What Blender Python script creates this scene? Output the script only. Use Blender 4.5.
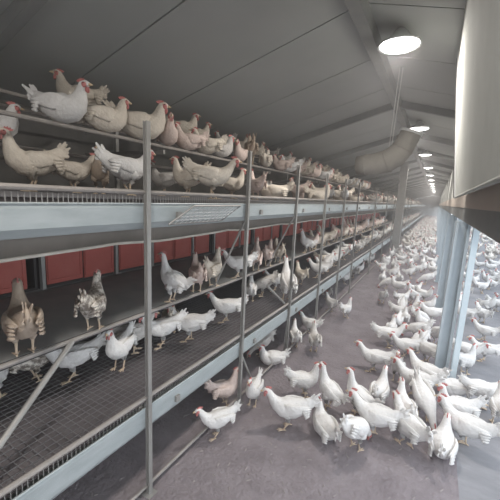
import bpy, bmesh, math, random
from mathutils import Vector, Matrix, noise
random.seed(11)
scene = bpy.context.scene
for o in list(bpy.data.objects):
    bpy.data.objects.remove(o)
col = scene.collection

# ------------------------------------------------------------------ camera
# world: X to the right (open side of the house), Y along the house, Z up; camera high on the right-hand wall
CAM = Vector((0.0, 0.0, 2.2))
FPX, CX, CY = 320.0, 250.0, 250.0
v_len = Vector((437 - CX, 205 - CY, FPX)).normalized()          # image direction of the house's length
v_dn = Vector((162 - CX, 2155 - CY, FPX)).normalized()          # image direction of plumb lines
v_dn = (v_dn - v_dn.dot(v_len) * v_len).normalized()
v_x = v_dn.cross(v_len).normalized()                            # image direction of world +X
if v_x.x < 0: v_x = -v_x
def img2world(d):                                               # d = (right, down, forward)
    return Vector((d.dot(v_x), d.dot(v_len), -d.dot(v_dn)))
r_w, d_w, f_w = (img2world(Vector(a)) for a in ((1, 0, 0), (0, 1, 0), (0, 0, 1)))
cam_d = bpy.data.cameras.new('camera')
cam_d.sensor_width = 36; cam_d.lens = FPX / 500 * 36; cam_d.clip_start = 0.02; cam_d.clip_end = 300
cam = bpy.data.objects.new('camera', cam_d); col.objects.link(cam)
m = Matrix((r_w, -d_w, -f_w)).transposed().to_4x4(); m.translation = CAM
cam.matrix_world = m
scene.camera = cam

# ------------------------------------------------------------------ light and exposure
w = bpy.data.worlds.new('overcast_sky'); scene.world = w; w.use_nodes = True
wb = w.node_tree.nodes['Background']
wb.inputs[0].default_value = (0.86, 0.93, 1.0, 1); wb.inputs[1].default_value = 2.2
scene.view_settings.view_transform = 'Standard'; scene.view_settings.look = 'None'
scene.view_settings.gamma = 1; scene.view_settings.use_curve_mapping = False
scene.view_settings.exposure = 0.2
LAMP_W = 58.0

# ------------------------------------------------------------------ helpers
def ray(u, v):
    return img2world(Vector((u - CX, v - CY, FPX)))
def on_z(u, v, z):
    d = ray(u, v); return CAM + d * ((z - CAM.z) / d.z)
def on_x(u, v, x):
    d = ray(u, v); return CAM + d * ((x - CAM.x) / d.x)

def mat(name, c, rough=0.7, metal=0.0, c2=None, nscale=6, namount=0.5, bump=0.0, bscale=40, spec=0.4, emit=None, objcol=False, stretch=None):
    mt = bpy.data.materials.new(name); mt.use_nodes = True
    nt = mt.node_tree; b = nt.nodes['Principled BSDF']
    b.inputs['Roughness'].default_value = rough; b.inputs['Metallic'].default_value = metal
    b.inputs['Specular IOR Level'].default_value = spec
    b.inputs['Base Color'].default_value = (*c, 1)
    tc = nt.nodes.new('ShaderNodeTexCoord'); src = tc.outputs['Object']
    if stretch:
        mp = nt.nodes.new('ShaderNodeMapping'); mp.inputs['Scale'].default_value = stretch
        nt.links.new(src, mp.inputs[0]); src = mp.outputs[0]
    out = None
    if c2:
        n = nt.nodes.new('ShaderNodeTexNoise'); n.inputs['Scale'].default_value = nscale; n.inputs['Detail'].default_value = 6
        n.inputs['Roughness'].default_value = 0.65
        nt.links.new(src, n.inputs['Vector'])
        r = nt.nodes.new('ShaderNodeValToRGB')
        r.color_ramp.elements[0].position = 0.5 - 0.22 / max(namount, .05) * 0.5 if namount < 1 else 0.42
        r.color_ramp.elements[1].position = 0.5 + 0.22 / max(namount, .05) * 0.5 if namount < 1 else 0.58
        r.color_ramp.elements[0].color = (*c, 1); r.color_ramp.elements[1].color = (*c2, 1)
        nt.links.new(n.outputs['Fac'], r.inputs[0]); out = r.outputs[0]
    if objcol:
        oi = nt.nodes.new('ShaderNodeObjectInfo')
        mx = nt.nodes.new('ShaderNodeMix'); mx.data_type = 'RGBA'; mx.blend_type = 'MULTIPLY'; mx.inputs['Factor'].default_value = 1
        if out: nt.links.new(out, mx.inputs['A'])
        else: mx.inputs['A'].default_value = (*c, 1)
        nt.links.new(oi.outputs['Color'], mx.inputs['B']); out = mx.outputs['Result']
    if out: nt.links.new(out, b.inputs['Base Color'])
    if bump:
        n2 = nt.nodes.new('ShaderNodeTexNoise'); n2.inputs['Scale'].default_value = bscale; n2.inputs['Detail'].default_value = 4
        nt.links.new(src, n2.inputs['Vector'])
        bp = nt.nodes.new('ShaderNodeBump'); bp.inputs['Strength'].default_value = bump; bp.inputs['Distance'].default_value = 0.02
        nt.links.new(n2.outputs['Fac'], bp.inputs['Height']); nt.links.new(bp.outputs[0], b.inputs['Normal'])
    if emit:
        b.inputs['Emission Color'].default_value = (*emit[0], 1); b.inputs['Emission Strength'].default_value = emit[1]
    return mt

M = dict(
    litter=mat('litter_floor', (0.17, 0.146, 0.158), 0.95, c2=(0.27, 0.24, 0.255), nscale=3.5, bump=0.8, bscale=26),
    concrete=mat('veranda_concrete', (0.19, 0.19, 0.205), 0.85, c2=(0.27, 0.27, 0.29), nscale=2.2, bump=0.4, bscale=14, stretch=(1, 2.5, 1)),
    ceil=mat('ceiling_panel_coat', (0.40, 0.415, 0.405), 0.55, c2=(0.45, 0.46, 0.45), nscale=1.4),
    ceil_back=mat('ceiling_joint', (0.10, 0.10, 0.10), 0.9),
    rafter=mat('rafter_steel', (0.24, 0.25, 0.25), 0.6, c2=(0.30, 0.30, 0.29), nscale=5),
    wallgrey=mat('wall_sheet_grey', (0.46, 0.475, 0.45), 0.9, c2=(0.54, 0.55, 0.525), nscale=2.5, spec=0.1),
    wallend=mat('end_wall_sheet', (0.5, 0.52, 0.53), 0.7, c2=(0.56, 0.57, 0.58), nscale=2),
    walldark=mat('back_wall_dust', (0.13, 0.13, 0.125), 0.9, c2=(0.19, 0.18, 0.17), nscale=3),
    beam=mat('beam_timber', (0.62, 0.54, 0.48), 0.75, c2=(0.60, 0.53, 0.46), nscale=5, stretch=(6, 0.6, 6)),
    poststeel=mat('post_blue_grey', (0.40, 0.46, 0.50), 0.45, 0.2, c2=(0.50, 0.56, 0.60), nscale=6),
    jamb=mat('jamb_pale_blue', (0.56, 0.66, 0.72), 0.5, c2=(0.66, 0.74, 0.79), nscale=6),
    galv=mat('galvanised_frame', (0.27, 0.265, 0.255), 0.5, 0.35, c2=(0.36, 0.35, 0.335), nscale=9),
    rust=mat('dull_perch_pipe', (0.27, 0.25, 0.235), 0.7, 0.2, c2=(0.36, 0.33, 0.31), nscale=12),
    trough=mat('feed_trough_zinc', (0.33, 0.37, 0.38), 0.5, 0.15, c2=(0.44, 0.48, 0.49), nscale=4, stretch=(4, 1, 4)),
    wire=mat('grid_wire', (0.20, 0.195, 0.205), 0.55, 0.3),
    wirepale=mat('pale_grid_wire', (0.62, 0.63, 0.64), 0.5, 0.2),
    belt=mat('manure_belt', (0.10, 0.088, 0.095), 0.95, c2=(0.16, 0.145, 0.152), nscale=5, bump=0.4),
    apron=mat('belt_apron_dusty', (0.17, 0.155, 0.135), 0.85, c2=(0.24, 0.215, 0.19), nscale=4),
    rim=mat('belt_edge_pale', (0.62, 0.58, 0.52), 0.7, c2=(0.50, 0.46, 0.41), nscale=6),
    nest=mat('nest_red_plastic', (0.42, 0.085, 0.065), 0.55, c2=(0.50, 0.13, 0.105), nscale=4, bump=0.1),
    nestdark=mat('nest_carcass_dark', (0.06, 0.055, 0.055), 0.9),
    ledge=mat('nest_ledge_grey', (0.17, 0.18, 0.18), 0.8, c2=(0.23, 0.23, 0.225), nscale=5),
    duct=mat('duct_sheet_dusty', (0.30, 0.285, 0.26), 0.7, 0.1, c2=(0.38, 0.36, 0.33), nscale=4),
    lampw=mat('lamp_shade_white', (0.75, 0.76, 0.76), 0.4),
    lampglow=mat('lamp_diffuser', (0.9, 0.9, 0.9), 0.5, emit=((1, 0.98, 0.95), 5)),
    cord=mat('cord_white', (0.70, 0.70, 0.68), 0.6),
    white=mat('hen_feathers', (0.68, 0.66, 0.645), 0.85, c2=(0.80, 0.785, 0.775), nscale=16, bump=0.5, bscale=45, spec=0.15, objcol=True),
    speck=mat('hen_speckle_and_mesh_light', (0.22, 0.19, 0.17), 0.9, c2=(0.78, 0.75, 0.71), nscale=24, namount=2, bump=0.5, bscale=45, spec=0.15, objcol=True),  # feather speckle; on one lower-tier hen it paints light through mesh
    comb=mat('comb_red', (0.46, 0.13, 0.125), 0.6, c2=(0.58, 0.24, 0.22), nscale=30),
    beak=mat('beak_horn', (0.62, 0.47, 0.30), 0.5),
    eye=mat('eye_dark', (0.03, 0.02, 0.02), 0.2),
    leg=mat('leg_pale_yellow', (0.66, 0.53, 0.40), 0.6),
    straw=mat('litter_bits', (0.30, 0.27, 0.26), 0.95),
)

class MB:
    """collects simple solids, then builds ONE mesh"""
    def __init__(s): s.v = []; s.f = []; s.mi = []
    def add(s, vs, fs, mi=0):
        o = len(s.v); s.v += [tuple(p) for p in vs]; s.f += [tuple(i + o for i in f) for f in fs]; s.mi += [mi] * len(fs)
    def box(s, x0, x1, y0, y1, z0, z1, mi=0):
        s.add([(x0,y0,z0),(x1,y0,z0),(x1,y1,z0),(x0,y1,z0),(x0,y0,z1),(x1,y0,z1),(x1,y1,z1),(x0,y1,z1)],
              [(3,2,1,0),(4,5,6,7),(0,1,5,4),(1,2,6,5),(2,3,7,6),(3,0,4,7)], mi)
    def tube(s, pts, r, n=8, mi=0, caps=True):
        pts = [Vector(p) for p in pts]; rs = r if isinstance(r, (list, tuple)) else [r] * len(pts)
        rings = []; up = Vector((0, 0, 1))
        for i, p in enumerate(pts):
            t = (pts[min(i+1, len(pts)-1)] - pts[max(i-1, 0)]).normalized()
            a = t.cross(up)
            if a.length < 1e-3: a = t.cross(Vector((0, 1, 0)))
            a.normalize(); b = t.cross(a).normalized()
            rings.append([p + (a * math.cos(k/n*math.tau) + b * math.sin(k/n*math.tau)) * rs[i] for k in range(n)])
        vs = [q for rg in rings for q in rg]; fs = []
        for i in range(len(pts)-1):
            for k in range(n):
                fs.append((i*n+k, i*n+(k+1)%n, (i+1)*n+(k+1)%n, (i+1)*n+k))
        if caps: fs.append(tuple(range(n))[::-1]); fs.append(tuple((len(pts)-1)*n+k for k in range(n)))
        s.add(vs, fs, mi)
    def sweep(s, prof, y0, y1, ny=1, fn=None, mi=0):        # closed profile of (x,z) along Y
        n = len(prof); vs = []; fs = []
        for j in range(ny+1):
            y = y0 + (y1-y0)*j/ny
            for (x, z) in prof:
                dx, dz = fn(y, x, z) if fn else (0, 0)
                vs.append((x+dx, y, z+dz))
        for j in range(ny):
            for k in range(n):
                fs.append((j*n+k, j*n+(k+1)%n, (j+1)*n+(k+1)%n, (j+1)*n+k))
        fs.append(tuple(range(n))[::-1]); fs.append(tuple(ny*n+k for k in range(n)))
        s.add(vs, fs, mi)
    def ell(s, c, r, nu=10, nv=7, mi=0, rot=None):
        vs = []; fs = []; c = Vector(c)
        for j in range(nv+1):
            th = math.pi*j/nv
            for k in range(nu):
                ph = math.tau*k/nu
                p = Vector((r[0]*math.sin(th)*math.cos(ph), r[1]*math.sin(th)*math.sin(ph), r[2]*math.cos(th)))
                if rot: p = rot @ p
                vs.append(c+p)
        for j in range(nv):
            for k in range(nu):
                fs.append((j*nu+k, (j+1)*nu+k, (j+1)*nu+(k+1)%nu, j*nu+(k+1)%nu))
        s.add(vs, fs, mi)
    def mesh(s, name, mats, smooth=False):
        me = bpy.data.meshes.new(name); me.from_pydata(s.v, [], s.f)
        for mm in (mats if isinstance(mats, (list, tuple)) else [mats]): me.materials.append(mm)
        me.polygons.foreach_set('material_index', s.mi)
        bm = bmesh.new(); bm.from_mesh(me)
        bmesh.ops.remove_doubles(bm, verts=bm.verts, dist=1e-5)
        bmesh.ops.recalc_face_normals(bm, faces=bm.faces); bm.to_mesh(me); bm.free()
        if smooth: me.polygons.foreach_set('use_smooth', [True]*len(me.polygons))
        me.update(); return me
    def build(s, name, mats, parent=None, smooth=False):
        return link(name, s.mesh(name, mats, smooth), parent)

def link(name, data, parent=None, loc=None):
    o = bpy.data.objects.new(name, data); col.objects.link(o)
    if parent: o.parent = parent
    if loc is not None: o.location = loc
    return o
def tag(o, label=None, cat=None, group=None, kind=None):
    if label: o['label'] = label
    if cat: o['category'] = cat
    if group: o['group'] = group
    if kind: o['kind'] = kind
    return o

ORD = ['nearest','second','third','fourth','fifth','sixth','seventh','eighth','ninth','tenth','eleventh','twelfth','thirteenth','fourteenth','fifteenth','sixteenth','seventeenth','eighteenth','nineteenth']
TENS = {2:('twentieth','twenty'),3:('thirtieth','thirty'),4:('fortieth','forty'),5:('fiftieth','fifty'),6:('sixtieth','sixty'),7:('seventieth','seventy')}
def ordinal(i):                                # 0 -> first
    i += 1
    if i < 20: return 'first' if i == 1 else ORD[i-1]
    t, u = TENS[i//10]; return t if i % 10 == 0 else u + '-' + ('first' if i % 10 == 1 else ORD[i%10-1])

# ------------------------------------------------------------------ the house
Y0, Y1 = -4.0, 78.0
WX = 0.30                      # line of the open right-hand side
XB = -4.3                      # back of the house
RB = -0.86                     # line of the purlin the lamps hang beside
def roof_z(x): return 4.1 - 0.283 * abs(x - RB)          # ridge along RB

b = MB(); b.box(XB - .2, WX + .12, Y0, Y1, -0.2, 0.0)
tag(b.build('floor', M['litter']), kind='structure')
b = MB(); b.box(WX + .12, 5.2, Y0, Y1, -0.2, -0.004)
tag(b.build('ground', M['concrete']), 'grey concrete of the bright run beyond the open side', kind='structure')
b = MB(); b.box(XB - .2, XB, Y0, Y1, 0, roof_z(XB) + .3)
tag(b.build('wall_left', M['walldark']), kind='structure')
b = MB(); gable = [(XB, 0), (WX+.1, 0), (WX+.1, roof_z(WX+.1)), (RB, roof_z(RB)), (XB, roof_z(XB))]; b.sweep(gable, Y1-.1, Y1); tag(b.build('wall_end', M['wallend']), kind='structure')
b = MB(); b.sweep(gable, Y0, Y0+.1); tag(b.build('wall_behind', M['wallend']), kind='structure')

# roof: backing sheet, separate ceiling panels, rafters and purlin
ceil = MB(); xa, xb = XB - .2, 0.75
ceil.sweep([(xa, roof_z(xa)+.035), (RB, roof_z(RB)+.035), (xb, roof_z(xb)+.035), (xb, roof_z(xb)+.15), (RB, roof_z(RB)+.15), (xa, roof_z(xa)+.15)], Y0, Y1)
ceiling = tag(ceil.build('ceiling', M['ceil_back']), kind='structure')
PW = 1.25
def panel_mesh(x0, x1):
    p = MB(); e = .009
    p.sweep([(x0, roof_z(x0)), (x1, roof_z(x1)), (x1, roof_z(x1)+.035), (x0, roof_z(x0)+.035)], e, PW-e)
    return p.mesh('ceiling_panel', M['ceil'])
pl, pr = panel_mesh(xa, RB - .04), panel_mesh(RB + .04, xb)
n = int((Y1-Y0)/PW)
for i in range(n):
    for me in (pl, pr): link('ceiling_panel', me, ceiling, (0, Y0 + i*PW, 0))
r = MB(); d = .12
r.sweep([(xa, roof_z(xa)-d), (RB, roof_z(RB)-d), (xb, roof_z(xb)-d), (xb, roof_z(xb)), (RB, roof_z(RB)), (xa, roof_z(xa))], -.04, .04)
rm = r.mesh('rafter', M['rafter'])
for y in (1.4, 6.9, 9.8, 12.7, 15.6, 18.5, 21.4, 24.3, 27.2, 30.1, 33, 36, 39, 42, 46, 50, 54, 58, 62, 66):
    link('rafter', rm, ceiling, (0, y, 0))
r = MB(); r.box(RB-.06, RB+.06, Y0, Y1, roof_z(RB)-.18, roof_z(RB)-.005)
r.build('ridge_beam', M['rafter'], ceiling)

# right-hand side: leaning sheet wall above a timber beam, open below
wall_r = MB(); wall_r.box(WX+.10, WX+.16, Y0, Y1, 2.36, roof_z(WX+.1)-.001)
wall_right = tag(wall_r.build('wall_right', M['wallgrey']), kind='structure')
s_ = MB(); s_.box(WX+.088, WX+.10, 0, .06, 2.37, roof_z(WX)-.02); seam_me = s_.mesh('seam_strip', M['rafter'])
for i in range(15): link('seam_strip', seam_me, wall_right, (0, 6.2 + i*2.4, 0))
# leaning sheet-metal baffle close to the camera, ending above the nearest post
BY0, BY1 = .75, 4.55
xb0, zb0, xb1 = .165, 2.295, .0; zb1 = roof_z(0) - .004
def lean(z): return xb0 + (xb1-xb0)*(z-zb0)/(zb1-zb0)
bf = tag(link('wall_baffle', None, None, (xb0, 2.6, zb0)), 'big grey sheet-metal baffle leaning from the right wall beside the camera', 'wall panel')
def bpart(mb, name, m_):
    o = mb.build(name, m_, bf); o.location = (-xb0, -2.6, -zb0)
q = MB(); q.sweep([(xb0, zb0), (xb0+.02, zb0), (xb1+.02, zb1), (xb1, zb1)], BY0, BY1-.02); bpart(q, 'baffle_sheet', M['wallgrey'])
q = MB(); q.sweep([(xb0-.012, zb0), (xb0+.03, zb0), (xb1+.03, zb1-.01), (xb1-.012, zb1-.01)], BY1-.02, BY1); bpart(q, 'end_flange', M['ceil_back'])
q = MB(); q.sweep([(xb0-.006, zb0+.01), (xb0+.02, zb0+.01), (xb1+.02, zb1-.01), (xb1-.006, zb1-.01)], BY1-.26, BY1-.022); bpart(q, 'edge_strip', M['lampw'])
q = MB(); q.tube([(xb0+.005, BY0, zb0), (xb0+.005, BY1, zb0)], .012); bpart(q, 'hem', M['wallgrey'])
for y in (1.2, 4.2):
    q = MB(); q.box(lean(2.33)+.02, WX+.10, y-.02, y+.02, 2.33, 2.36); bpart(q, 'stay', M['rafter'])
b = MB(); b.sweep([(WX-.01, 2.18), (WX+.13, 2.18), (WX+.13, 2.37), (WX-.01, 2.37)], Y0, Y1)
b.build('wall_beam', M['beam'], wall_right)
b = MB(); b.box(WX, WX+.20, Y0, Y1, 2.02, 2.18); b.build('head_channel', M['rafter'], wall_right)

# wall posts: steel post with a paler jamb beside it
def wall_post():
    p = MB(); p.box(-.075, -.045, -.09, .09, 0.012, 2.02); p.box(-.045, .045, -.012, .012, .012, 2.02); p.box(.045, .075, -.09, .09, .012, 2.02)
    j = MB(); j.box(.10, .16, -.16, -.06, 0.0, 2.02)
    f = MB(); f.box(-.11, .11, -.12, .12, 0, .012)
    return p.mesh('post_profile', M['poststeel']), j.mesh('jamb', M['jamb']), f.mesh('base_plate', M['poststeel'])
pp = wall_post()
for k in range(22):
    root = link('wall_post', None, None, (WX, 4.62 + k*3.0, 0))
    for nm, me in zip(('post_profile', 'jamb', 'base_plate'), pp): link(nm, me, root)
    if k == 0: tag(root, 'nearest blue-grey steel post, standing among the hens at the open side', 'post')
    else: tag(root, 'blue-grey steel post along the open side, ' + ordinal(k) + ' from the camera', 'post', 'far posts along the open side')

# outer edge of the run: low wall and its posts
b = MB(); b.box(5.0, 5.2, Y0, Y1, 0, .5); tag(b.build('wall_run', M['wallend']), kind='structure')

# ------------------------------------------------------------------ lamps
def lamp_parts():
    a = MB(); n = 20
    prof = [(.035, .16), (.06, .15), (.10, .09), (.20, .03), (.215, 0), (.20, .012), (.09, .075), (.03, .13)]
    vs = []; fs = []
    for (rr, z) in prof:
        for k in range(n): vs.append((rr*math.cos(k/n*math.tau), rr*math.sin(k/n*math.tau), z))
    for j in range(len(prof)-1):
        for k in range(n): fs.append((j*n+k, j*n+(k+1)%n, (j+1)*n+(k+1)%n, (j+1)*n+k))
    fs.append(tuple(range(n))); a.add(vs, fs)
    s = a.mesh('shade', M['lampw'], True)
    d = MB(); d.ell((0, 0, .01), (.19, .19, .035), 20, 8)
    c = MB(); c.tube([(0, 0, .15), (0, 0, .178)], .03)
    return s, d.mesh('diffuser', M['lampglow'], True), c.mesh('stem', M['lampw'])
lp = lamp_parts()
LX = -0.55
for k in range(-1, 12):
    y = 3.95 + k*4.3
    root = link('ceiling_lamp', None, None, (LX, y, roof_z(LX) - .18))
    for nm, me in zip(('shade', 'diffuser', 'stem'), lp): link(nm, me, root)
    tag(root, ['round white ceiling lamp nearest the camera, above the hanging cord', 'round white ceiling lamp just above the bent duct',
               'second round ceiling lamp beyond the bent duct', 'round white ceiling lamp overhead beside the camera, out of view'][k] if k < 3 else 'small round ceiling lamp, ' + ordinal(k) + ' in the row from the camera',
        'lamp', 'row of ceiling lamps')
    L = bpy.data.lights.new('lamp_light', 'AREA'); L.shape = 'DISK'; L.size = .36; L.energy = LAMP_W; L.color = (1, .94, .87)
    lo = link('lamp_light', L, root); lo.location = (0, 0, -.04)

# ------------------------------------------------------------------ aviary
XF = -1.60                       # front plane of the aviary
PY = [0.19 + 1.25*k for k in range(25)]     # front posts (first is out of frame)
AY0, AY1 = -1.6, 60.0
Z_LOW, Z_MID, Z_UP = 0.74, 1.21, 2.155
XM = -2.0                        # front edge of the middle ledge
frame = tag(link('aviary_frame', None, None, (XF, 0, 0)), 'grey galvanised frame of posts and rails carrying the hen tiers', 'frame')
def fpart(mb, name, m_, smooth=False):
    o = mb.build(name, m_, frame, smooth); o.location = (-XF, 0, 0); return o
pm = MB(); pm.box(-.016, .016, -.003, .003, 0, 2.62); pm.box(-.016, -.010, -.016, .016, 0, 2.62); pm.box(.010, .016, -.016, .016, 0, 2.62); pm.box(-.04, .04, -.04, .04, 0, .008)
pmesh = pm.mesh('post', M['galv'])
ip = MB(); ip.box(-.02, .02, -.02, .02, 0, 2.95); ip.box(-.04, .04, -.04, .04, 0, .008)
ipm = ip.mesh('inner_post', M['galv'])
am = MB(); am.box(-2.3, -.95, -.012, .012, -.02, .02); amm = am.mesh('cross_arm', M['galv'])
a2 = MB(); a2.box(-2.55, -.03, -.015, .015, -.02, .02); a2m = a2.mesh('tier_bearer', M['galv'])
for k, y in enumerate(PY[:21]):
    if k > 5 and k % 2: continue
    link('post', pmesh, frame, (0.02, y, 0))
    link('tier_bearer', a2m, frame, (0.0, y, 0.655)); link('tier_bearer', a2m, frame, (0.0, y, 2.05))
for y in PY[::2][:9]:
    link('inner_post', ipm, frame, (-1.75, y - .1, 0))
    link('cross_arm', amm, frame, (0, y - .13, 2.62)); link('cross_arm', amm, frame, (0, y-.13, 2.9))
for (x, z, rr, nm) in ((0, .775, .016, 'front_rail'), (0, 2.195, .014, 'front_rail'), (.0, .06, .013, 'foot_rail'),
                       (-.40, Z_MID-.016, .016, 'ledge_rail')):
    t = MB(); t.tube([(XF+x, AY0, z), (XF+x, AY1, z)], rr); fpart(t, nm, M['rust'])
PERCH = [(-2.60, 2.68), (-3.20, 2.96), (-3.75, 2.96), (-2.95, 2.50), (-3.6, 2.45)]
for (x, z) in PERCH:
    t = MB(); t.tube([(x, AY0, z), (x, AY1, z)], .017); fpart(t, 'perch', M['rust'])
# braces seen in the lower tier and under the trough
def brace(p, q, r_=.014):
    t = MB(); t.tube([p, q], r_); fpart(t, 'brace', M['galv'])
brace((XF-.06, .42, .80), (XF-.39, 1.16, Z_MID-.02), .018)
brace((XF, 2.72, .55), (XF+.01, 3.0, .08)); brace((XF, PY[3], .48), (XF-.02, PY[3], .06), .012)
brace((XF-.02, 2.75, 2.0), (XF-.38, 2.75, 1.24), .012); brace((XF-.02, 4.0, 1.98), (XF-.38, 4.0, 1.24), .012)
brace((XF-.02, 3.3, 1.16), (XF-.02, 3.85, .80), .014)

# feed troughs
def trough(z0, z1, label, name='feed_trough'):
    root = tag(link(name, None, None, (XF, 0, z0)), label, 'feed trough', 'feed troughs along the tiers')
    h = z1 - z0
    t = MB(); pr_ = [(.0, h), (.004, h-.02), (-.002, .05), (-.03, .008), (-.07, 0), (-.11, .012), (-.13, .06), (-.13, h*.8),
                     (-.122, h*.8), (-.122, .062), (-.105, .022), (-.07, .010), (-.036, .018), (-.011, .055), (-.006, h-.02), (-.012, h)]
    t.sweep(pr_, AY0, AY1); t.build('channel', M['trough'], root)
    g = MB(); g.tube([(.002, AY0, h+.003), (.002, AY1, h+.003)], .007, 6); g.build('rolled_lip', M['trough'], root)
    g = MB()
    for i in range(int(11/.025)):
        y = AY0 + 1.4 + i*.025; g.box(-.008, -.004, y, y+.0035, h, h+.055)
    tag(g.build('grill_wires', M['galv'], root), kind='stuff')
    bk = MB(); bk.box(-.012, .012, -.02, .02, -.02, .03); bkm = bk.mesh('bracket', M['galv'])
    for y in PY[:14]: link('bracket', bkm, root, (.012, y + .30, h*.5))
    return root
trough(.50, .695, 'long pale blue feed trough along the front of the lower tier')
trough(1.955, 2.12, 'long pale blue feed trough along the front of the upper tier')

# wire floors over dark belts
def wire_floor(z, x0, x1, label):
    root = tag(link('wire_floor', None, None, (x1, 0, z)), label, 'wire floor', 'wire floors of the aviary')
    g = MB(); x = 0.0; r_ = .0022
    while x > x0 - x1:
        g.box(x-r_, x+r_, AY0, AY1, -.004, 0); x -= .05
    g.build('long_wires', M['wire'], root)['kind'] = 'stuff'
    g = MB(); y = AY0
    while y < 14:
        g.box(x0-x1, 0, y-.002, y+.002, -.008, -.004); y += .05
    g.build('cross_wires', M['wire'], root)['kind'] = 'stuff'
    bt = MB(); bt.box(x0-x1, -.02, AY0, AY1, -.075, -.06); bt.build('belt', M['belt'], root)
wire_floor(Z_LOW, -3.7, XF-.05, 'dark wire mesh floor of the lower tier above its belt')
wire_floor(Z_UP, -4.1, XF-.05, 'dark wire mesh floor of the upper tier above its belt')

# dusty apron that sags below the upper trough, with a pale rolled edge
ap = tag(link('belt_apron', None, None, (XF-.16, 0, 1.985)), 'dusty sagging apron with pale edge hanging under the upper trough', 'apron')
def sag(y):
    ph = ((y - PY[0]) / 1.25) % 1.0
    return -.035*math.sin(math.pi*ph) - .01*math.sin(y*5.1)
t = MB(); ny = 330
t.sweep([(0, .02), (-.006, .02), (-.050, -.115), (-.044, -.12)], AY0, AY1, ny, lambda y, x, z: (0, sag(y) if z < 0 else 0))
t.build('apron_sheet', M['apron'], ap, True)
t = MB(); t.tube([(-.047, AY0+(AY1-AY0)*i/ny, -.122+sag(AY0+(AY1-AY0)*i/ny)) for i in range(ny+1)], .011, 6); t.build('rolled_edge', M['rim'], ap, True)

# nest boxes with red fronts, and the ledge before them
def nest_parts():
    c = MB(); c.box(-.60, -.03, 0, 1.23, 0, .02); c.box(-.60, -.58, 0, 1.23, .02, .60); c.box(-.60, -.03, 0, .02, .02, .60); c.box(-.60, -.03, 1.21, 1.23, .02, .60); c.box(-.60, -.02, 0, 1.23, .60, .62)
    cm = c.mesh('carcass', M['nestdark'])
    f = MB(); f.box(-.012, .0, 0, .335, 0, .54)
    for zz in (.02, .50): f.box(0, .008, .01, .325, zz, zz+.02)
    f.box(0, .008, .01, .03, .04, .50); f.box(0, .008, .305, .325, .04, .50)
    fm = f.mesh('front_panel', M['nest'])
    s = MB(); s.box(-.03, .012, 0, .03, 0, .60); smh = s.mesh('stile', M['galv'])
    return cm, fm, smh
cm, fm, smh = nest_parts()
for k in range(17):
    y = PY[0] + k*1.25 - 1.25
    root = link('nest_box', None, None, (-2.90, y + .01, 1.31))
    link('carcass', cm, root)
    for j, off in enumerate((.045, .395, .80)): link('front_panel', fm, root, (0, off, .035 if j != 1 else .03))
    link('stile', smh, root, (0, 0, 0)); link('stile', smh, root, (0, .745, 0))
    nm = {1: 'red-fronted nest box at the far left behind the brown hen', 2: 'red-fronted nest box left of the front post, behind the speckled hen',
          3: 'red-fronted nest box between the two nearest front posts', 4: 'red-fronted nest box just beyond the second front post'}
    tag(root, nm.get(k, 'red-fronted nest box on the middle tier, ' + ordinal(k) + ' from the near end'), 'nest box', 'row of red nest boxes')
ld = tag(link('nest_ledge', None, None, (XM, 0, Z_MID)), 'grey sloping ledge running before the red nest boxes', 'ledge')
t = MB(); t.sweep([(-.01, -.012), (-.87, .085), (-.87, .100), (-.01, .003)], AY0, AY1); t.build('ledge_board', M['ledge'], ld)
t = MB(); t.box(-.022, -.008, AY0, AY1, -.045, .002); t.build('ledge_edge', M['nestdark'], ld)

# pale grid panels leaning at the upper trough
def grid(p0, ux, uy, nx, nyy, label):
    root = tag(link('wire_grid_panel', None, None, p0), label, 'grid panel')
    ux, uy = Vector(ux), Vector(uy); g = MB()
    for i in range(nx+1): g.tube([ux*(i/nx), ux*(i/nx)+uy], .0035, 5)
    g.build('upright_wires', M['wirepale'], root)['kind'] = 'stuff'
    g = MB()
    for j in range(nyy+1): g.tube([uy*(j/nyy), uy*(j/nyy)+ux], .0035, 5)
    g.build('cross_wires', M['wirepale'], root)['kind'] = 'stuff'
    g = MB(); g.tube([Vector(), ux, ux+uy, uy, Vector()], .007, 6); g.build('grid_frame', M['galv'], root)
grid((XF+.03, 1.62, 1.985), (0, .62, 0), (.10, .14, .13), 12, 5, 'small pale wire grid leaning on the upper feed trough')

# wide roof column at the aviary front, far along
c = MB(); c.box(-.15, .15, -.1, .1, 0, roof_z(XF+.2)-.005); cr = c.build('roof_column', M['galv']); cr.location = (XF+.2, 15.6, 0)
tag(cr, 'wide grey roof column below the bent duct, in front of the tiers', 'column')

# ------------------------------------------------------------------ bent air duct and its hanging cord
dr = tag(link('air_duct', None, None, (-.95, 6.4, 3.05)), 'dusty bent sheet-metal air duct hanging under the ceiling', 'duct')
D0 = Vector((-.95, 6.4, 3.05))
pts = [Vector(p)-D0 for p in ((-1.40, 6.43, 2.87), (-1.25, 6.42, 2.88), (-1.05, 6.42, 2.90), (-.88, 6.4, 2.94), (-.74, 6.4, 3.03), (-.65, 6.4, 3.15), (-.57, 6.4, 3.33), (-.54, 6.4, 3.42))]
t = MB(); t.tube(pts, [.17, .185, .20, .205, .20, .185, .175, .175], 20); t.build('duct_body', M['duct'], dr, True)
for i in (1, 3, 5):
    t = MB(); dd = (pts[i+1]-pts[i-1]).normalized()*.012; rr = [.17, .185, .20, .205, .20, .185][i]+.008
    t.tube([pts[i]-dd, pts[i]+dd], rr, 20); t.build('seam_band', M['duct'], dr, True)
t = MB(); dd = (pts[-1]-pts[-2]).normalized()*.02; t.tube([pts[-1]-dd, pts[-1]+dd], .195, 20); t.build('collar', M['lampw'], dr, True)
hc = tag(link('hanging_cord', None, None, (-.85, 6.4, 3.15)), 'pale double cord hanging from the ceiling to the bent duct', 'cord')
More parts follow.
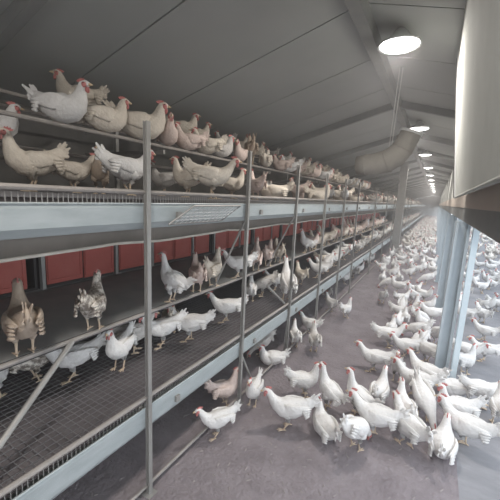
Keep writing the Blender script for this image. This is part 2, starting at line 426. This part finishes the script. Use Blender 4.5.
for dx in (-.02, .02):
    t = MB(); t.tube([(dx, 0, .0), (.20+dx, -1.3, roof_z(-.65)-3.15-.005)], .006, 6); t.build('cord_strand', M['cord'], hc)

# ------------------------------------------------------------------ hens
# outline stations tail -> beak: (x, z, half width, half height)
POSES = {
 'alert':   [(-.235,.335,.008,.030),(-.195,.305,.018,.046),(-.150,.268,.036,.058),(-.100,.235,.064,.078),(-.045,.212,.082,.090),(.010,.202,.089,.096),(.060,.210,.084,.092),(.100,.240,.068,.076),(.122,.285,.047,.053),(.132,.330,.034,.038),(.138,.366,.028,.031),(.150,.396,.026,.030),(.170,.406,.023,.025),(.190,.402,.013,.015)],
 'walk':    [(-.255,.320,.008,.030),(-.210,.292,.018,.046),(-.160,.260,.036,.058),(-.105,.232,.064,.078),(-.045,.212,.082,.090),(.015,.206,.088,.094),(.068,.216,.081,.086),(.112,.240,.062,.066),(.148,.276,.043,.046),(.172,.312,.032,.034),(.190,.340,.027,.030),(.210,.360,.026,.029),(.232,.364,.022,.024),(.251,.357,.012,.014)],
 'peck':    [(-.225,.380,.008,.030),(-.190,.345,.018,.046),(-.150,.305,.036,.058),(-.105,.265,.064,.078),(-.050,.235,.082,.090),(.005,.212,.088,.094),(.058,.196,.081,.086),(.105,.176,.060,.062),(.145,.146,.042,.042),(.176,.112,.032,.033),(.198,.082,.027,.029),(.216,.060,.026,.028),(.228,.042,.021,.023),(.236,.026,.011,.013)],
 'stretch': [(-.185,.225,.008,.026),(-.155,.225,.018,.040),(-.120,.222,.036,.054),(-.078,.218,.062,.074),(-.030,.222,.078,.088),(.012,.240,.082,.092),(.045,.272,.074,.082),(.066,.312,.058,.062),(.078,.358,.040,.043),(.086,.404,.029,.031),(.092,.444,.025,.027),(.104,.474,.025,.028),(.124,.484,.022,.024),(.143,.480,.012,.014)],
 'sit':     [(-.225,.190,.010,.030),(-.190,.170,.020,.046),(-.150,.148,.040,.058),(-.100,.122,.070,.080),(-.045,.108,.090,.096),(.010,.104,.098,.102),(.060,.112,.092,.096),(.098,.138,.074,.078),(.118,.176,.052,.056),(.128,.212,.038,.041),(.134,.240,.030,.033),(.147,.264,.027,.030),(.168,.272,.023,.025),(.188,.268,.013,.015)],
}
def bounds(st):                 # head centre and forward direction
    h = Vector((st[11][0], 0, st[11][1])); nx = Vector((st[13][0], 0, st[13][1]))
    return h, (nx - h).normalized(), nx
def hen_meshes(pose, full=True, ring=14):
    st = POSES[pose]
    rnd = random.Random(hash(pose) % 7 if False else len(pose))
    P = [Vector((s[0], 0, s[1])) for s in st]
    def body(mb, ring, thigh=True):
        vs = []; fs = []
        for i, s in enumerate(st):
            t = (P[min(i+1, len(P)-1)] - P[max(i-1, 0)]).normalized(); nrm = Vector((-t.z, 0, t.x))
            for k in range(ring):
                a = k/ring*math.tau
                fluff = 1 + .045*noise.noise(Vector((s[0]*22, math.cos(a)*3.1, math.sin(a)*3.1+s[1]*9)))
                wv = math.cos(a); hv = math.sin(a)
                vs.append(P[i] + Vector((0, 1, 0))*s[2]*wv*fluff + nrm*s[3]*hv*fluff)
        for i in range(len(P)-1):
            for k in range(ring): fs.append((i*ring+k, i*ring+(k+1)%ring, (i+1)*ring+(k+1)%ring, (i+1)*ring+k))
        fs.append(tuple(range(ring))[::-1]); fs.append(tuple((len(P)-1)*ring+k for k in range(ring)))
        mb.add(vs, fs)
        if thigh and pose != 'sit':
            for s in (-1, 1): mb.tube([(hipx, s*.045, .20), (hipx+.014, s*.046, .155), (hipx+.004, s*.042, .112), (hipx-.008, s*.04, .088)], [.044, .042, .026, .011], 8)
    hipx = {'stretch': -.005, 'peck': .0}.get(pose, .005)
    def tail(mb):
        b0, b1 = P[2], P[0]; d = (b1-b0).normalized(); L = .105
        for k in range(7):
            a = math.radians(-34 + k*11.5); y = .012*math.sin(k*2.4)
            dd = Vector((d.x*math.cos(a)-d.z*math.sin(a), 0, d.x*math.sin(a)+d.z*math.cos(a))); nn = Vector((-dd.z, 0, dd.x))
            w0 = .015; o = b0 + Vector((0, y*.4, 0)) + d*.015; tip = o + dd*(L + .03*math.sin(k*.9)) + Vector((0, y*1.6, 0)); mid = o + dd*L*.7 + Vector((0, y, 0))
            th = Vector((0, .003, 0))
            vs = []
            for sgn in (-1, 1): vs += [o+nn*w0*.6+th*sgn, mid+nn*w0+th*sgn, tip+nn*w0*.35+th*sgn, tip-nn*w0*.35+th*sgn, mid-nn*w0+th*sgn, o-nn*w0*.6+th*sgn]
            mb.add(vs, [(0,1,2,3,4,5), (11,10,9,8,7,6)] + [(i, 6+i, 6+(i+1)%6, (i+1)%6) for i in range(6)])
    def wing(mb, s):
        c = P[5].lerp(P[4], .55); t = (P[7]-P[3]).normalized(); nrm = Vector((-t.z, 0, t.x)); w_ = st[5][2]
        vs = []; fs = []; nu, nv = 12, 6          # teardrop shell, layered edge at the rear
        for j in range(nv+1):
            th = math.pi*j/nv
            for k in range(nu):
                ph = math.tau*k/nu
                lx = math.cos(ph)*math.sin(th); lz = math.sin(ph)*math.sin(th); ly = math.cos(th)
                ext = .115 if lx > 0 else .165
                zz = lz*(.058 if lx > 0 else .058*(1+.35*lx))
                vs.append(c + t*(lx*ext-.005) + nrm*(zz + .02 + .03*max(0, -lx)) + Vector((0, s*(w_*.93 - .045*lx*lx + .017*ly*s*s), 0)))
        for j in range(nv):
            for k in range(nu): fs.append((j*nu+k, (j+1)*nu+k, (j+1)*nu+(k+1)%nu, j*nu+(k+1)%nu))
        mb.add(vs, fs)
        for q in range(4):                        # flight feathers at the rear of the wing
            a0 = c + t*(-.085-.012*q) + nrm*(.035-.022*q) + Vector((0, s*w_*.86, 0)); a1 = a0 + t*(-.085+.014*q) + nrm*.012 + Vector((0, -s*.020, 0))
            mb.tube([a0, a0.lerp(a1, .6), a1], [.014, .012, .004], 6)
    h, f, tip = bounds(st); u = Vector((-f.z, 0, f.x))
    if u.z < 0 and pose != 'peck': u = -u
    def comb(mb):
        o = h + u*.022 - f*.012; prof = [(-.034, .004), (-.040, .022), (-.022, .020), (-.020, .036), (-.004, .026), (.004, .040), (.014, .026), (.026, .032), (.032, .012), (.042, .002), (.020, -.006), (-.015, -.008)]
        vs = []
        for s in (-1, 1): vs += [o + f*a*.8 + u*c_*.62 + Vector((0, s*(.005 if c_ < .015 else .003), 0)) for a, c_ in prof]
        n_ = len(prof); mb.add(vs, [tuple(range(n_)), tuple(range(2*n_-1, n_-1, -1))] + [(i, n_+i, n_+(i+1)%n_, (i+1)%n_) for i in range(n_)])
    def wattle(mb):
        for s in (-1, 1): mb.ell(h + f*.024 - u*.034 + Vector((0, s*.010, 0)), (.012, .006, .020), 8, 6)
        for s in (-1, 1): mb.ell(h + f*.012 + Vector((0, s*.0205, 0)) - u*.004, (.021, .008, .019), 8, 6)
    def beak(mb): mb.tube([tip - f*.008, tip + f*.012 - u*.002, tip + f*.028 - u*.008], [.012, .009, .001], 8)
    def eye(mb, s): mb.ell(h + f*.013 + u*.007 + Vector((0, s*.025, 0)), (.0055, .003, .0055), 8, 6)
    def leg(mb, s):
        if pose == 'sit': return
        x = hipx; fx = x + .012 + (.03*s if pose == 'walk' else 0)
        mb.tube([(x-.006, s*.040, .10), (x-.014, s*.040, .088), ((x+fx)/2-.004, s*.040, .05), (fx, s*.040, .009)], [.010, .008, .0065, .0075], 8)
        for a, L in ((-24, .05), (0, .058), (24, .05), (180, .026)):
            a = math.radians(a); e = Vector((fx + L*math.cos(a), s*.040 + L*math.sin(a), .0055))
            mb.tube([(fx, s*.040, .009), Vector((fx, s*.04, .009)).lerp(e, .5)+Vector((0, 0, .0015)), e], [.0065, .0058, .003], 6)
    if full:
        out = []
        def mk(name, fn, m_, smooth=True):
            q = MB(); fn(q)
            if q.v: out.append((name, q.mesh(name, m_, smooth)))
        mk('body', lambda q: body(q, ring), M['white']); mk('tail', tail, M['white'], False)
        for s in (-1, 1): mk('wing', lambda q: wing(q, s), M['white'])
        mk('comb', comb, M['comb'], False); mk('wattle', wattle, M['comb']); mk('beak', beak, M['beak'])
        for s in (-1, 1): mk('eye', lambda q: eye(q, s), M['eye'])
        for s in (-1, 1): mk('leg', lambda q: leg(q, s), M['leg'])
        return out
    q = MB(); body(q, 9); tail(q); wing(q, 1); wing(q, -1)
    n0 = len(q.f); comb(q); wattle(q); n1 = len(q.f); 
    for s in (-1, 1): leg(q, s)
    q.mi = [0]*n0 + [1]*(n1-n0) + [2]*(len(q.f)-n1)
    return q
FULL = {p: hen_meshes(p) for p in POSES}
SPECK = {}
for p in POSES:
    SPECK[p] = []
    for nm, me in FULL[p]:
        if nm in ('body', 'wing', 'tail'):
            me = me.copy(); me.materials[0] = M['speck']
        SPECK[p].append((nm, me))
LOWQ = {p: hen_meshes(p, False) for p in POSES}
LOW = {p: LOWQ[p].mesh('hen', [M['white'], M['comb'], M['leg']], True) for p in POSES}
TINT = {'w': (1, 1, 1), 'c': (.93, .86, .76), 'p': (.95, .80, .74), 'b': (.60, .50, .41), 'g': (.76, .74, .72), 's': (1, .97, .93)}
placed = []
def view_angle(p, h):
    az = math.atan2(p.y - CAM.y, p.x - CAM.x); return az - math.pi/2 + math.radians(h)
def hen(p, pose, head, sc=1.0, tint='w', label=None, group=None, full=True, world=None):
    """head: 0 faces right in view, 90 away, 180 left, 270 towards the camera"""
    a = view_angle(p, head) if world is None else world
    k = random.uniform(.94, 1.0); c = TINT[tint]; color = (c[0]*k, c[1]*k, c[2]*k, 1)
    if full:
        root = link('hen', None, None, p)
        for nm, me in (SPECK if tint == 's' else FULL)[pose]:
            o = link(nm, me, root); o.color = color
    else:
        root = link('hen', LOW[pose], None, p); root.color = color
    root.rotation_euler = (0, 0, a); root.scale = (sc, sc, sc)
    tag(root, label, 'hen', group); placed.append((p.x, p.y, p.z)); return root

GF, GL, GM, GU, GP, GR = ('hens on the aisle floor', 'hens on the lower wire tier', 'hens along the middle ledge', 'hens on the upper tier', 'hens on the top perches', 'hens in the bright run')
# floor hens: (u, v of the feet, pose, heading, scale, tint, label)
FLOOR = [
 (288,428,'walk',185,1.05,'w','white hen walking left, tail out, alone in the foreground of the aisle'),
 (303,396,'alert',20,.95,'w','white hen standing upright alone in the open aisle, left of two stretching hens'),
 (332,410,'stretch',150,.98,'w','white hen stretching its neck tall, left one of the stretching pair'),
 (351,414,'stretch',165,.98,'w','white hen stretching its neck tall, right one of the stretching pair'),
 (328,437,'sit',120,1.0,'w','plump white hen in front of the left stretching hen at the bottom edge'),
 (352,446,'peck',60,1.0,'w','white hen head down at the bottom edge below the stretching pair'),
 (374,438,'walk',175,1.05,'w','white hen with raised tail at the bottom edge, right of the stretching pair'),
 (374,372,'walk',180,1.0,'w','red-combed white hen walking left in the middle of the aisle'),
 (387,347,'walk',20,1.05,'w','long white hen leaning right, just beyond the red-combed walking hen'),
 (378,408,'alert',80,1.0,'w','white hen seen from behind in the middle of the aisle'),
 (395,380,'stretch',260,.85,'w','slim white hen facing the camera right of the red-combed hen'),
 (406,358,'walk',200,.95,'w','white hen facing left at the edge of the aisle crowd'),
 (424,362,'alert',140,1.0,'w','white hen with red head left of the nearest post'),
 (417,352,'peck',230,.9,'w','white hen pecking behind the red-headed one by the post'),
 (404,424,'alert',110,1.0,'w','white hen standing in the foreground crowd beside a gap of bare floor'),
 (416,395,'walk',170,1.05,'w','white hen with lowered back before the nearest post, facing left'),
 (432,392,'walk',150,1.05,'w','broad white hen right at the foot of the nearest post'),
 (449,396,'sit',200,1.0,'w','fluffy white hen crouched right of the nearest post foot'),
 (468,402,'walk',30,1.0,'w','white hen facing right at the right end of the foreground crowd'),
 (425,420,'peck',300,1.05,'w','white hen pecking in the middle of the foreground crowd'),
 (447,424,'alert',200,1.0,'w','white hen standing tall in the middle of the foreground crowd'),
 (410,447,'walk',130,1.05,'w','white hen at the bottom edge with its neck to the left'),
 (435,452,'sit',90,1.05,'w','white hen sitting at the bottom edge, seen from behind'),
 (461,446,'walk',170,1.05,'w','white hen at the bottom edge right of the sitting one'),
 (497,425,'alert',100,1.0,'w','white hen cut by the right edge on the bare concrete'),
 (458,372,'alert',60,.95,'w','white hen just right of the nearest post, half hidden'),
 (465,362,'walk',0,.95,'w','white hen behind the jamb of the nearest post facing right'),
 (429,322,'walk',190,1.0,'w','white hen left of the nearest post at half its height'),
 (418,318,'alert',100,1.0,'w','white hen left of the post, nearer the bare aisle floor'),
 (411,303,'stretch',200,.95,'w','slim white hen standing apart in the middle distance of the aisle'),
 (397,293,'alert',170,1.0,'w','white hen alone at the left of the middle distance'),
 (436,345,'peck',120,1.0,'w','white hen pecking against the nearest post'),
 (393,271,'walk',100,1.0,'w','white hen near the lower trough in the middle distance'),
 # under and beside the lower trough
 (217,436,'walk',200,.85,'w','white hen on the floor below the lower trough at the bottom edge'),
 (224,405,'alert',30,.92,'p','pink-headed hen reaching up under the lower trough'),
 (253,404,'alert',250,.85,'w','white hen behind the low brace under the trough'),
 (270,364,'sit',190,.95,'w','pale hen resting under the lower trough'),
 (295,348,'alert',100,.95,'w','white hen beside the third front post under the trough'),
 (313,352,'alert',100,.98,'g','greyish hen standing in the aisle close to the trough'),
 (309,334,'walk',150,.9,'w','white hen behind the greyish one by the trough'),
 (262,356,'peck',210,.9,'g','dull hen feeding in the shade under the trough'),
 (330,312,'walk',120,.95,'w','white hen below the trough a little beyond the greyish one'),
 (345,318,'alert',60,.9,'w','white hen in the aisle edge beyond the greyish one'),
]
def relax(ps, dmin, it=30, xmin=None):
    for _ in range(it):
        for i in range(len(ps)):
            for j in range(i):
                d = ps[i]-ps[j]; d.z = 0; L = d.length
                if L < dmin:
                    d = d/L if L > 1e-4 else Vector((1, 0, 0)); mv = d*(dmin-L)*.5; ps[i] += mv; ps[j] -= mv
        for p in ps:
            if xmin is not None: p.x = max(p.x, xmin)
            dx, dy = p.x-WX, p.y-4.62
            if abs(dx) < .25 and abs(dy) < .30 and p.z < .1: p.x += .06 if dx > 0 else -.06
    return ps
FP = relax([on_z(a[0], a[1], 0.0) for a in FLOOR], .29)
for p, (u, v, pose, hd, sc, tint, lab) in zip(FP, FLOOR):
    if p.x > WX+.12: p.z = -.004
    hen(p, pose, hd, sc, tint, lab, GF)
LOWER = [
 (4,395,'alert',60,1.0,'w','white hen cut by the left edge on the lower wire tier'),
 (26,385,'alert',20,1.0,'s','hen speckled with painted mesh light beside the slanting brace at the lower left'),  # speckled tint stands in for light falling through the wire mesh
 (74,379,'walk',185,.98,'w','white hen with tail out right of the slanting brace'),
 (121,367,'alert',240,1.0,'w','white hen standing on the lower wire tier left of the nearest front post'),
 (137,352,'walk',20,.95,'g','greyish hen just behind the nearest front post'),
 (160,346,'walk',200,1.0,'w','white hen leaning left just right of the nearest front post'),
 (172,336,'alert',90,.95,'c','cream hen between two white hens on the lower wire tier'),
 (187,340,'walk',170,1.0,'w','white hen with upright tail on the lower wire tier'),
 (226,322,'walk',180,1.0,'w','bright white hen facing left alone on the lower wire tier'),
 (250,302,'alert',90,.95,'w','white hen at the second front post on the lower wire tier'),
 (262,296,'peck',190,.95,'g','greyish hen bending just beyond the second front post'),
 (275,291,'walk',200,1.0,'w','white hen with fanned tail beyond the second front post'),
 (300,285,'alert',120,.95,'c','cream hen by the diagonal brace on the lower wire tier'),
 (318,278,'walk',170,.95,'w','white hen just beyond the diagonal brace on the lower wire tier'),
 (333,266,'walk',10,.95,'w','white hen facing right further along the lower wire tier'),
]
LP_ = relax([on_z(a[0], a[1], Z_LOW) for a in LOWER], .27, xmin=-2.6)
for p, (u, v, pose, hd, sc, tint, lab) in zip(LP_, LOWER):
    hen(p, pose, hd, min(sc, .93), tint, lab, GL)
LEDGE = [
 (24,337,'alert',95,1.12,'b','large brownish hen seen from behind on the middle ledge at far left'),
 (93,315,'alert',75,1.05,'s','speckled dark hen seen from behind on the middle ledge'),
 (172,293,'stretch',150,1.0,'w','white hen upright on the middle ledge right of the nearest front post'),
 (197,284,'alert',100,1.02,'p','pinkish hen on the middle ledge, left of two with heads in the nests'),
 (213,279,'alert',70,1.08,'c','cream hen on the middle ledge with its tail down right'),
 (238,272,'walk',190,1.0,'w','white hen facing left behind the second front post'),
 (256,266,'stretch',90,1.0,'p','pinkish hen upright just right of the second front post'),
 (268,262,'alert',80,1.0,'p','pinkish hen second from the second front post on the ledge'),
 (278,258,'alert',110,1.0,'c','cream hen left of the tall white one on the ledge'),
 (305,254,'stretch',200,1.0,'w','white hen with raised neck on the ledge below the tall white one'),
 (316,248,'alert',170,1.0,'c','cream hen on the ledge beyond the white hen with raised neck'),
 (328,243,'walk',10,1.0,'p','pinkish hen facing right on the middle ledge beyond the third front post'),
]
for (u, v, pose, hd, sc, tint, lab) in LEDGE:
    hen(Vector((XM, on_x(u, v, XM).y, Z_MID + .003)), pose, hd, sc*.90, tint, lab, GM)
# a tall hen stands on the front rail of the lower tier... on the trough rail, mid height
UPPER = [   # (u, X)
 (34,-2.8,'alert',195,1.08,'c','large cream hen with dark red head at the far left of the upper tier'),
 (74,-2.8,'walk',30,.92,'c','small cream hen on the upper tier beside the large one at far left'),
 (100,-2.75,'stretch',262,.85,'b','narrow brownish hen facing the camera on the upper tier'),
 (128,-2.4,'walk',35,1.12,'w','bright white hen with raised tail left of the nearest post, upper tier'),
 (164,-2.9,'alert',170,.95,'g','greyish hen half behind the nearest front post, upper tier'),
 (188,-2.3,'alert',160,.98,'c','cream hen right of the nearest front post, upper tier'),
 (212,-1.82,'walk',5,1.0,'c','large cream hen standing at the front of the upper tier, facing right'),
 (232,-2.4,'alert',10,.95,'c','cream hen half hidden behind the large standing one, upper tier'),
 (256,-2.0,'alert',120,.9,'p','pinkish hen at the second front post, upper tier'),
 (273,-1.9,'sit',175,1.05,'c','round cream hen sitting right of the second front post, upper tier'),
 (298,-2.3,'alert',150,1.0,'p','pinkish hen behind the round sitting hen, upper tier'),
 (320,-1.85,'sit',10,1.1,'c','cream hen sitting at the front edge above the upper trough'),
 (345,-2.1,'alert',190,1.0,'c','cream hen beyond the one sitting above the upper trough'),
]
for (u, X, pose, hd, sc, tint, lab) in UPPER:
    p = on_x(u, 187, X); hen(Vector((X, p.y, Z_UP)), pose, hd, sc, tint, lab, GU)
TOP = [     # (u, perch index)
 (-10,3,'sit',10,.95,'w','white hen cut by the left edge on the top perches'),
 (79,1,'sit',190,1.0,'c','cream hen highest on the perches at left, tail up'),
 (64,0,'sit',330,1.0,'w','white hen with red face turned to the camera on the top perches'),
 (106,0,'sit',20,1.0,'c','cream hen left of the big one on the top perches'),
 (142,0,'sit',5,1.2,'c','biggest cream hen on the top perches, above the nearest post'),
 (168,0,'sit',280,.95,'p','pink-faced round hen on the top perches facing the camera'),
 (184,1,'sit',350,1.0,'c','cream hen perched high behind the pink-faced one'),
 (189,0,'sit',200,.9,'p','pinkish hen right of the pink-faced one on the top perches'),
 (207,0,'sit',190,.95,'c','cream hen facing left on the top perches before the big cluster'),
 (222,0,'sit',30,.95,'g','dull hen left of the second front post on the top perches'),
 (252,0,'alert',100,1.0,'b','brownish tall hen on the top perches above the second front post'),
 (242,0,'sit',250,.9,'p','pinkish hen left of the brownish tall one on the top perches'),
 (268,0,'sit',80,1.0,'c','cream hen right of the brownish tall one on the top perches'),
 (292,0,'sit',200,1.0,'w','white hen on the top perches under the ceiling rafter'),
 (308,0,'sit',150,1.0,'c','cream hen on the top perches right of the white one'),
 (318,0,'sit',30,1.0,'p','pinkish hen on the top perches before the perches fade away'),
]
for (u, k, pose, hd, sc, tint, lab) in TOP:
    X, Z = PERCH[k]; p = on_x(u, 120, X); hen(Vector((X, p.y, Z + .014)), pose, hd, sc*1.1, tint, lab, GP)
# tall white hen at the front rail
p = on_x(290, 245, -1.72); hen(Vector((-1.72, p.y, Z_LOW)), 'stretch', 110, 1.25, 'w', 'tall white hen stretching up between the second and third front posts', GL)

DOING = {'alert': 'standing', 'walk': 'walking', 'peck': 'pecking', 'stretch': 'neck stretched up', 'sit': 'sitting'}
TN = {'w': 'white', 'c': 'cream', 'p': 'pinkish', 'g': 'greyish', 'b': 'brownish', 's': 'speckled'}
# the crowd further off
rng = random.Random(5)
def free(x, y, z, d): return all((x-a)**2 + (y-b_)**2 > d*d for a, b_, c_ in placed if abs(c_-z) < .35)
def scatter(n, xr, yr, z, d, tints, label, group, poses, nfull=0, weight=1.6, avoid=None):
    got = []; tries = 0
    while len(got) < n and tries < n*60:
        tries += 1
        x = rng.uniform(*xr); y = yr[0] + (yr[1]-yr[0]) * rng.random()**weight
        if avoid and avoid(x, y): continue
        if not free(x, y, z, d): continue
        got.append((x, y)); placed.append((x, y, z))
    got.sort(key=lambda p: p[0]**2 + p[1]**2)
    for i, (x, y) in enumerate(got):
        ps, tn = rng.choice(poses), rng.choice(tints)
        hen(Vector((x, y, z)), ps, 0, rng.uniform(.84, .98), tn, TN[tn] + ' hen ' + DOING[ps] + ' ' + label + ', ' + ordinal(i) + ' nearest', group, full=i < nfull, world=rng.uniform(0, math.tau)); placed.pop()
    return len(got)
near_posts = lambda x, y: abs(x-WX) < .3 and min(abs(y-(4.62+3*k)) for k in range(22)) < .3
ST = ['alert', 'walk', 'walk', 'peck', 'stretch', 'alert']
tot = {}
tot['aisle'] = scatter(46, (-1.35, .15), (7.0, 17), 0.0, .34, 'www', 'in the far aisle crowd', 'far hens on the aisle floor', ST, 20, 1.0, lambda x, y: near_posts(x, y) or x < -.6 - .16*(y-6.0) or (abs(x+1.4) < .35 and abs(y-15.6) < .45))
tot['aisle2'] = scatter(9, (-.4, .1), (4.9, 7), 0.0, .27, 'www', 'in the crowd left of the near post', 'hens crowding left of the nearest post', ST, 14, 1.0, near_posts)
tot['run'] = scatter(38, (.55, 2.6), (5.4, 15), -0.004, .28, 'www', 'in the bright run past the posts', 'hens in the bright run', ST, 14, 1.0, near_posts)
tot['under'] = scatter(16, (-2.6, -1.78), (4.3, 13), 0.0, .32, 'wwg', 'on the floor under the lower trough', 'hens under the lower trough', ['alert', 'walk', 'peck'], 8, 1.0)
tot['up'] = scatter(30, (-3.0, -1.8), (5.0, 15), Z_UP, .30, 'ccpwg', 'on the far part of the upper tier', 'far hens on the upper tier', ['alert', 'sit', 'sit', 'walk'], 8, 1.1)
tot['low'] = scatter(18, (-2.03, -1.8), (5.6, 14), Z_LOW, .32, 'wwcg', 'on the far part of the lower tier', 'far hens on the lower wire tier', ['alert', 'walk', 'peck'], 6, 1.1)
def row(n, X, Z, y0, y1, tints, label, group, poses, nf, wl):
    step = (y1-y0)/n; c = 0
    for i in range(n):
        y = y0 + step*(i + rng.uniform(.2, .8))
        if free(X, y, Z, .24):
            ps, tn = rng.choice(poses), rng.choice(tints)
            hen(Vector((X, y, Z)), ps, 0, rng.uniform(.92, 1.05), tn, TN[tn] + ' hen ' + DOING[ps] + ' ' + label + ', ' + ordinal(c) + ' nearest', group, full=i < nf, world=wl()); c += 1
row(22, PERCH[0][0], PERCH[0][1]+.014, 5.4, 14, 'ccpw', 'on the far stretch of the top perches', 'far hens on the top perches', ['sit'], 6, lambda: rng.choice((0, math.pi)) + rng.uniform(-.5, .5))
row(12, PERCH[1][0], PERCH[1][1]+.014, 3.6, 11, 'ccpg', 'on the far stretch of the high back perch', 'far hens on the back perch', ['sit'], 4, lambda: rng.choice((0, math.pi)) + rng.uniform(-.5, .5))
row(22, XM, Z_MID+.003, 5.3, 15, 'ccppw', 'on the far stretch of the middle ledge', 'far hens on the middle ledge', ['alert', 'stretch', 'walk'], 6, lambda: rng.choice((math.pi, math.pi, 0)) + rng.uniform(-.5, .5))
print('HENS individually placed:', len(placed), tot)

# hens too far off to count, joined
def crowd(name, spots, label):
    q = MB()
    for (x, y, z, pose, a, s) in spots:
        src = LOWQ[pose]; ca, sa = math.cos(a)*s, math.sin(a)*s; o = len(q.v)
        q.v += [(x + vx*ca - vy*sa, y + vx*sa + vy*ca, z + vz*s) for (vx, vy, vz) in src.v]
        q.f += [tuple(i+o for i in f) for f in src.f]; q.mi += src.mi
    me = bpy.data.meshes.new(name); me.from_pydata(q.v, [], q.f)
    for mm in ('white', 'comb', 'leg'): me.materials.append(M[mm])
    me.polygons.foreach_set('material_index', q.mi); me.polygons.foreach_set('use_smooth', [True]*len(q.f)); me.update()
    o = link(name, me); o.color = (.95, .92, .88, 1); tag(o, label, 'hens', kind='stuff')
def spots(n, xr, yr, z, poses, d=.27, avoid=None):
    out = []; t = 0
    while len(out) < n and t < n*40:
        t += 1; x = rng.uniform(*xr); y = rng.uniform(*yr)
        if avoid and avoid(x, y): continue
        if any((x-a[0])**2+(y-a[1])**2 < d*d for a in out): continue
        out.append((x, y, z, rng.choice(poses), rng.uniform(0, math.tau), rng.uniform(.9, 1.05)))
    return out
crowd('hen_crowd', spots(300, (-1.35, .15), (17.3, 62), 0, ST, .29, near_posts), 'distant crowd of white hens filling the end of the aisle')
crowd('hen_crowd', spots(110, (.55, 3.8), (15.3, 34), -.004, ST, .3, near_posts), 'distant crowd of white hens in the bright run')
crowd('hen_crowd', spots(130, (-3.0, -1.8), (15.3, 45), Z_UP, ['alert', 'sit', 'walk'], .3), 'distant pale hens on the end of the upper tier')
crowd('hen_crowd', spots(60, (-2.03, -1.8), (14.3, 45), Z_LOW, ['alert', 'walk'], .3), 'distant pale hens on the end of the lower tier')

# bits of straw and droppings on the aisle floor
q = MB()
for i in range(1800):
    x = rng.uniform(-3.4, .4); y = rng.uniform(1.2, 12); a = rng.uniform(0, math.pi); L = rng.uniform(.006, .02); w_ = rng.uniform(.002, .005)
    dx, dy = math.cos(a)*L, math.sin(a)*L; ex, ey = -math.sin(a)*w_, math.cos(a)*w_
    q.add([(x-dx-ex, y-dy-ey, 0), (x+dx-ex, y+dy-ey, 0), (x+dx+ex, y+dy+ey, 0), (x-dx+ex, y-dy+ey, 0), (x-dx, y-dy, .005), (x+dx, y+dy, .005)],
          [(0,1,5,4), (2,3,4,5), (1,2,5), (3,0,4), (3,2,1,0)])
me = bpy.data.meshes.new('litter_bits'); me.from_pydata(q.v, [], q.f); me.materials.append(M['straw']); me.update()
tag(link('litter_bits', me), 'small bits of straw and droppings scattered over the aisle floor', 'litter', kind='stuff')

# ------------------------------------------------------------------ dusty air inside the house
hm = bpy.data.materials.new('dusty_air'); hm.use_nodes = True; nt = hm.node_tree
nt.nodes.remove(nt.nodes['Principled BSDF'])
vs_ = nt.nodes.new('ShaderNodeVolumeScatter'); vs_.inputs['Color'].default_value = (.97, .97, 1, 1); vs_.inputs['Density'].default_value = .013; vs_.inputs['Anisotropy'].default_value = .2
nt.links.new(vs_.outputs[0], nt.nodes['Material Output'].inputs['Volume'])
q = MB(); q.sweep([(XB+.01, .001), (WX-.02, .001), (WX-.02, roof_z(WX-.02)-.01), (RB, roof_z(RB)-.01), (XB+.01, roof_z(XB)-.01)], Y0+.2, Y1-.2)
tag(q.build('dusty_air', hm), 'thin dust haze filling the air of the hen house', 'haze', kind='stuff')
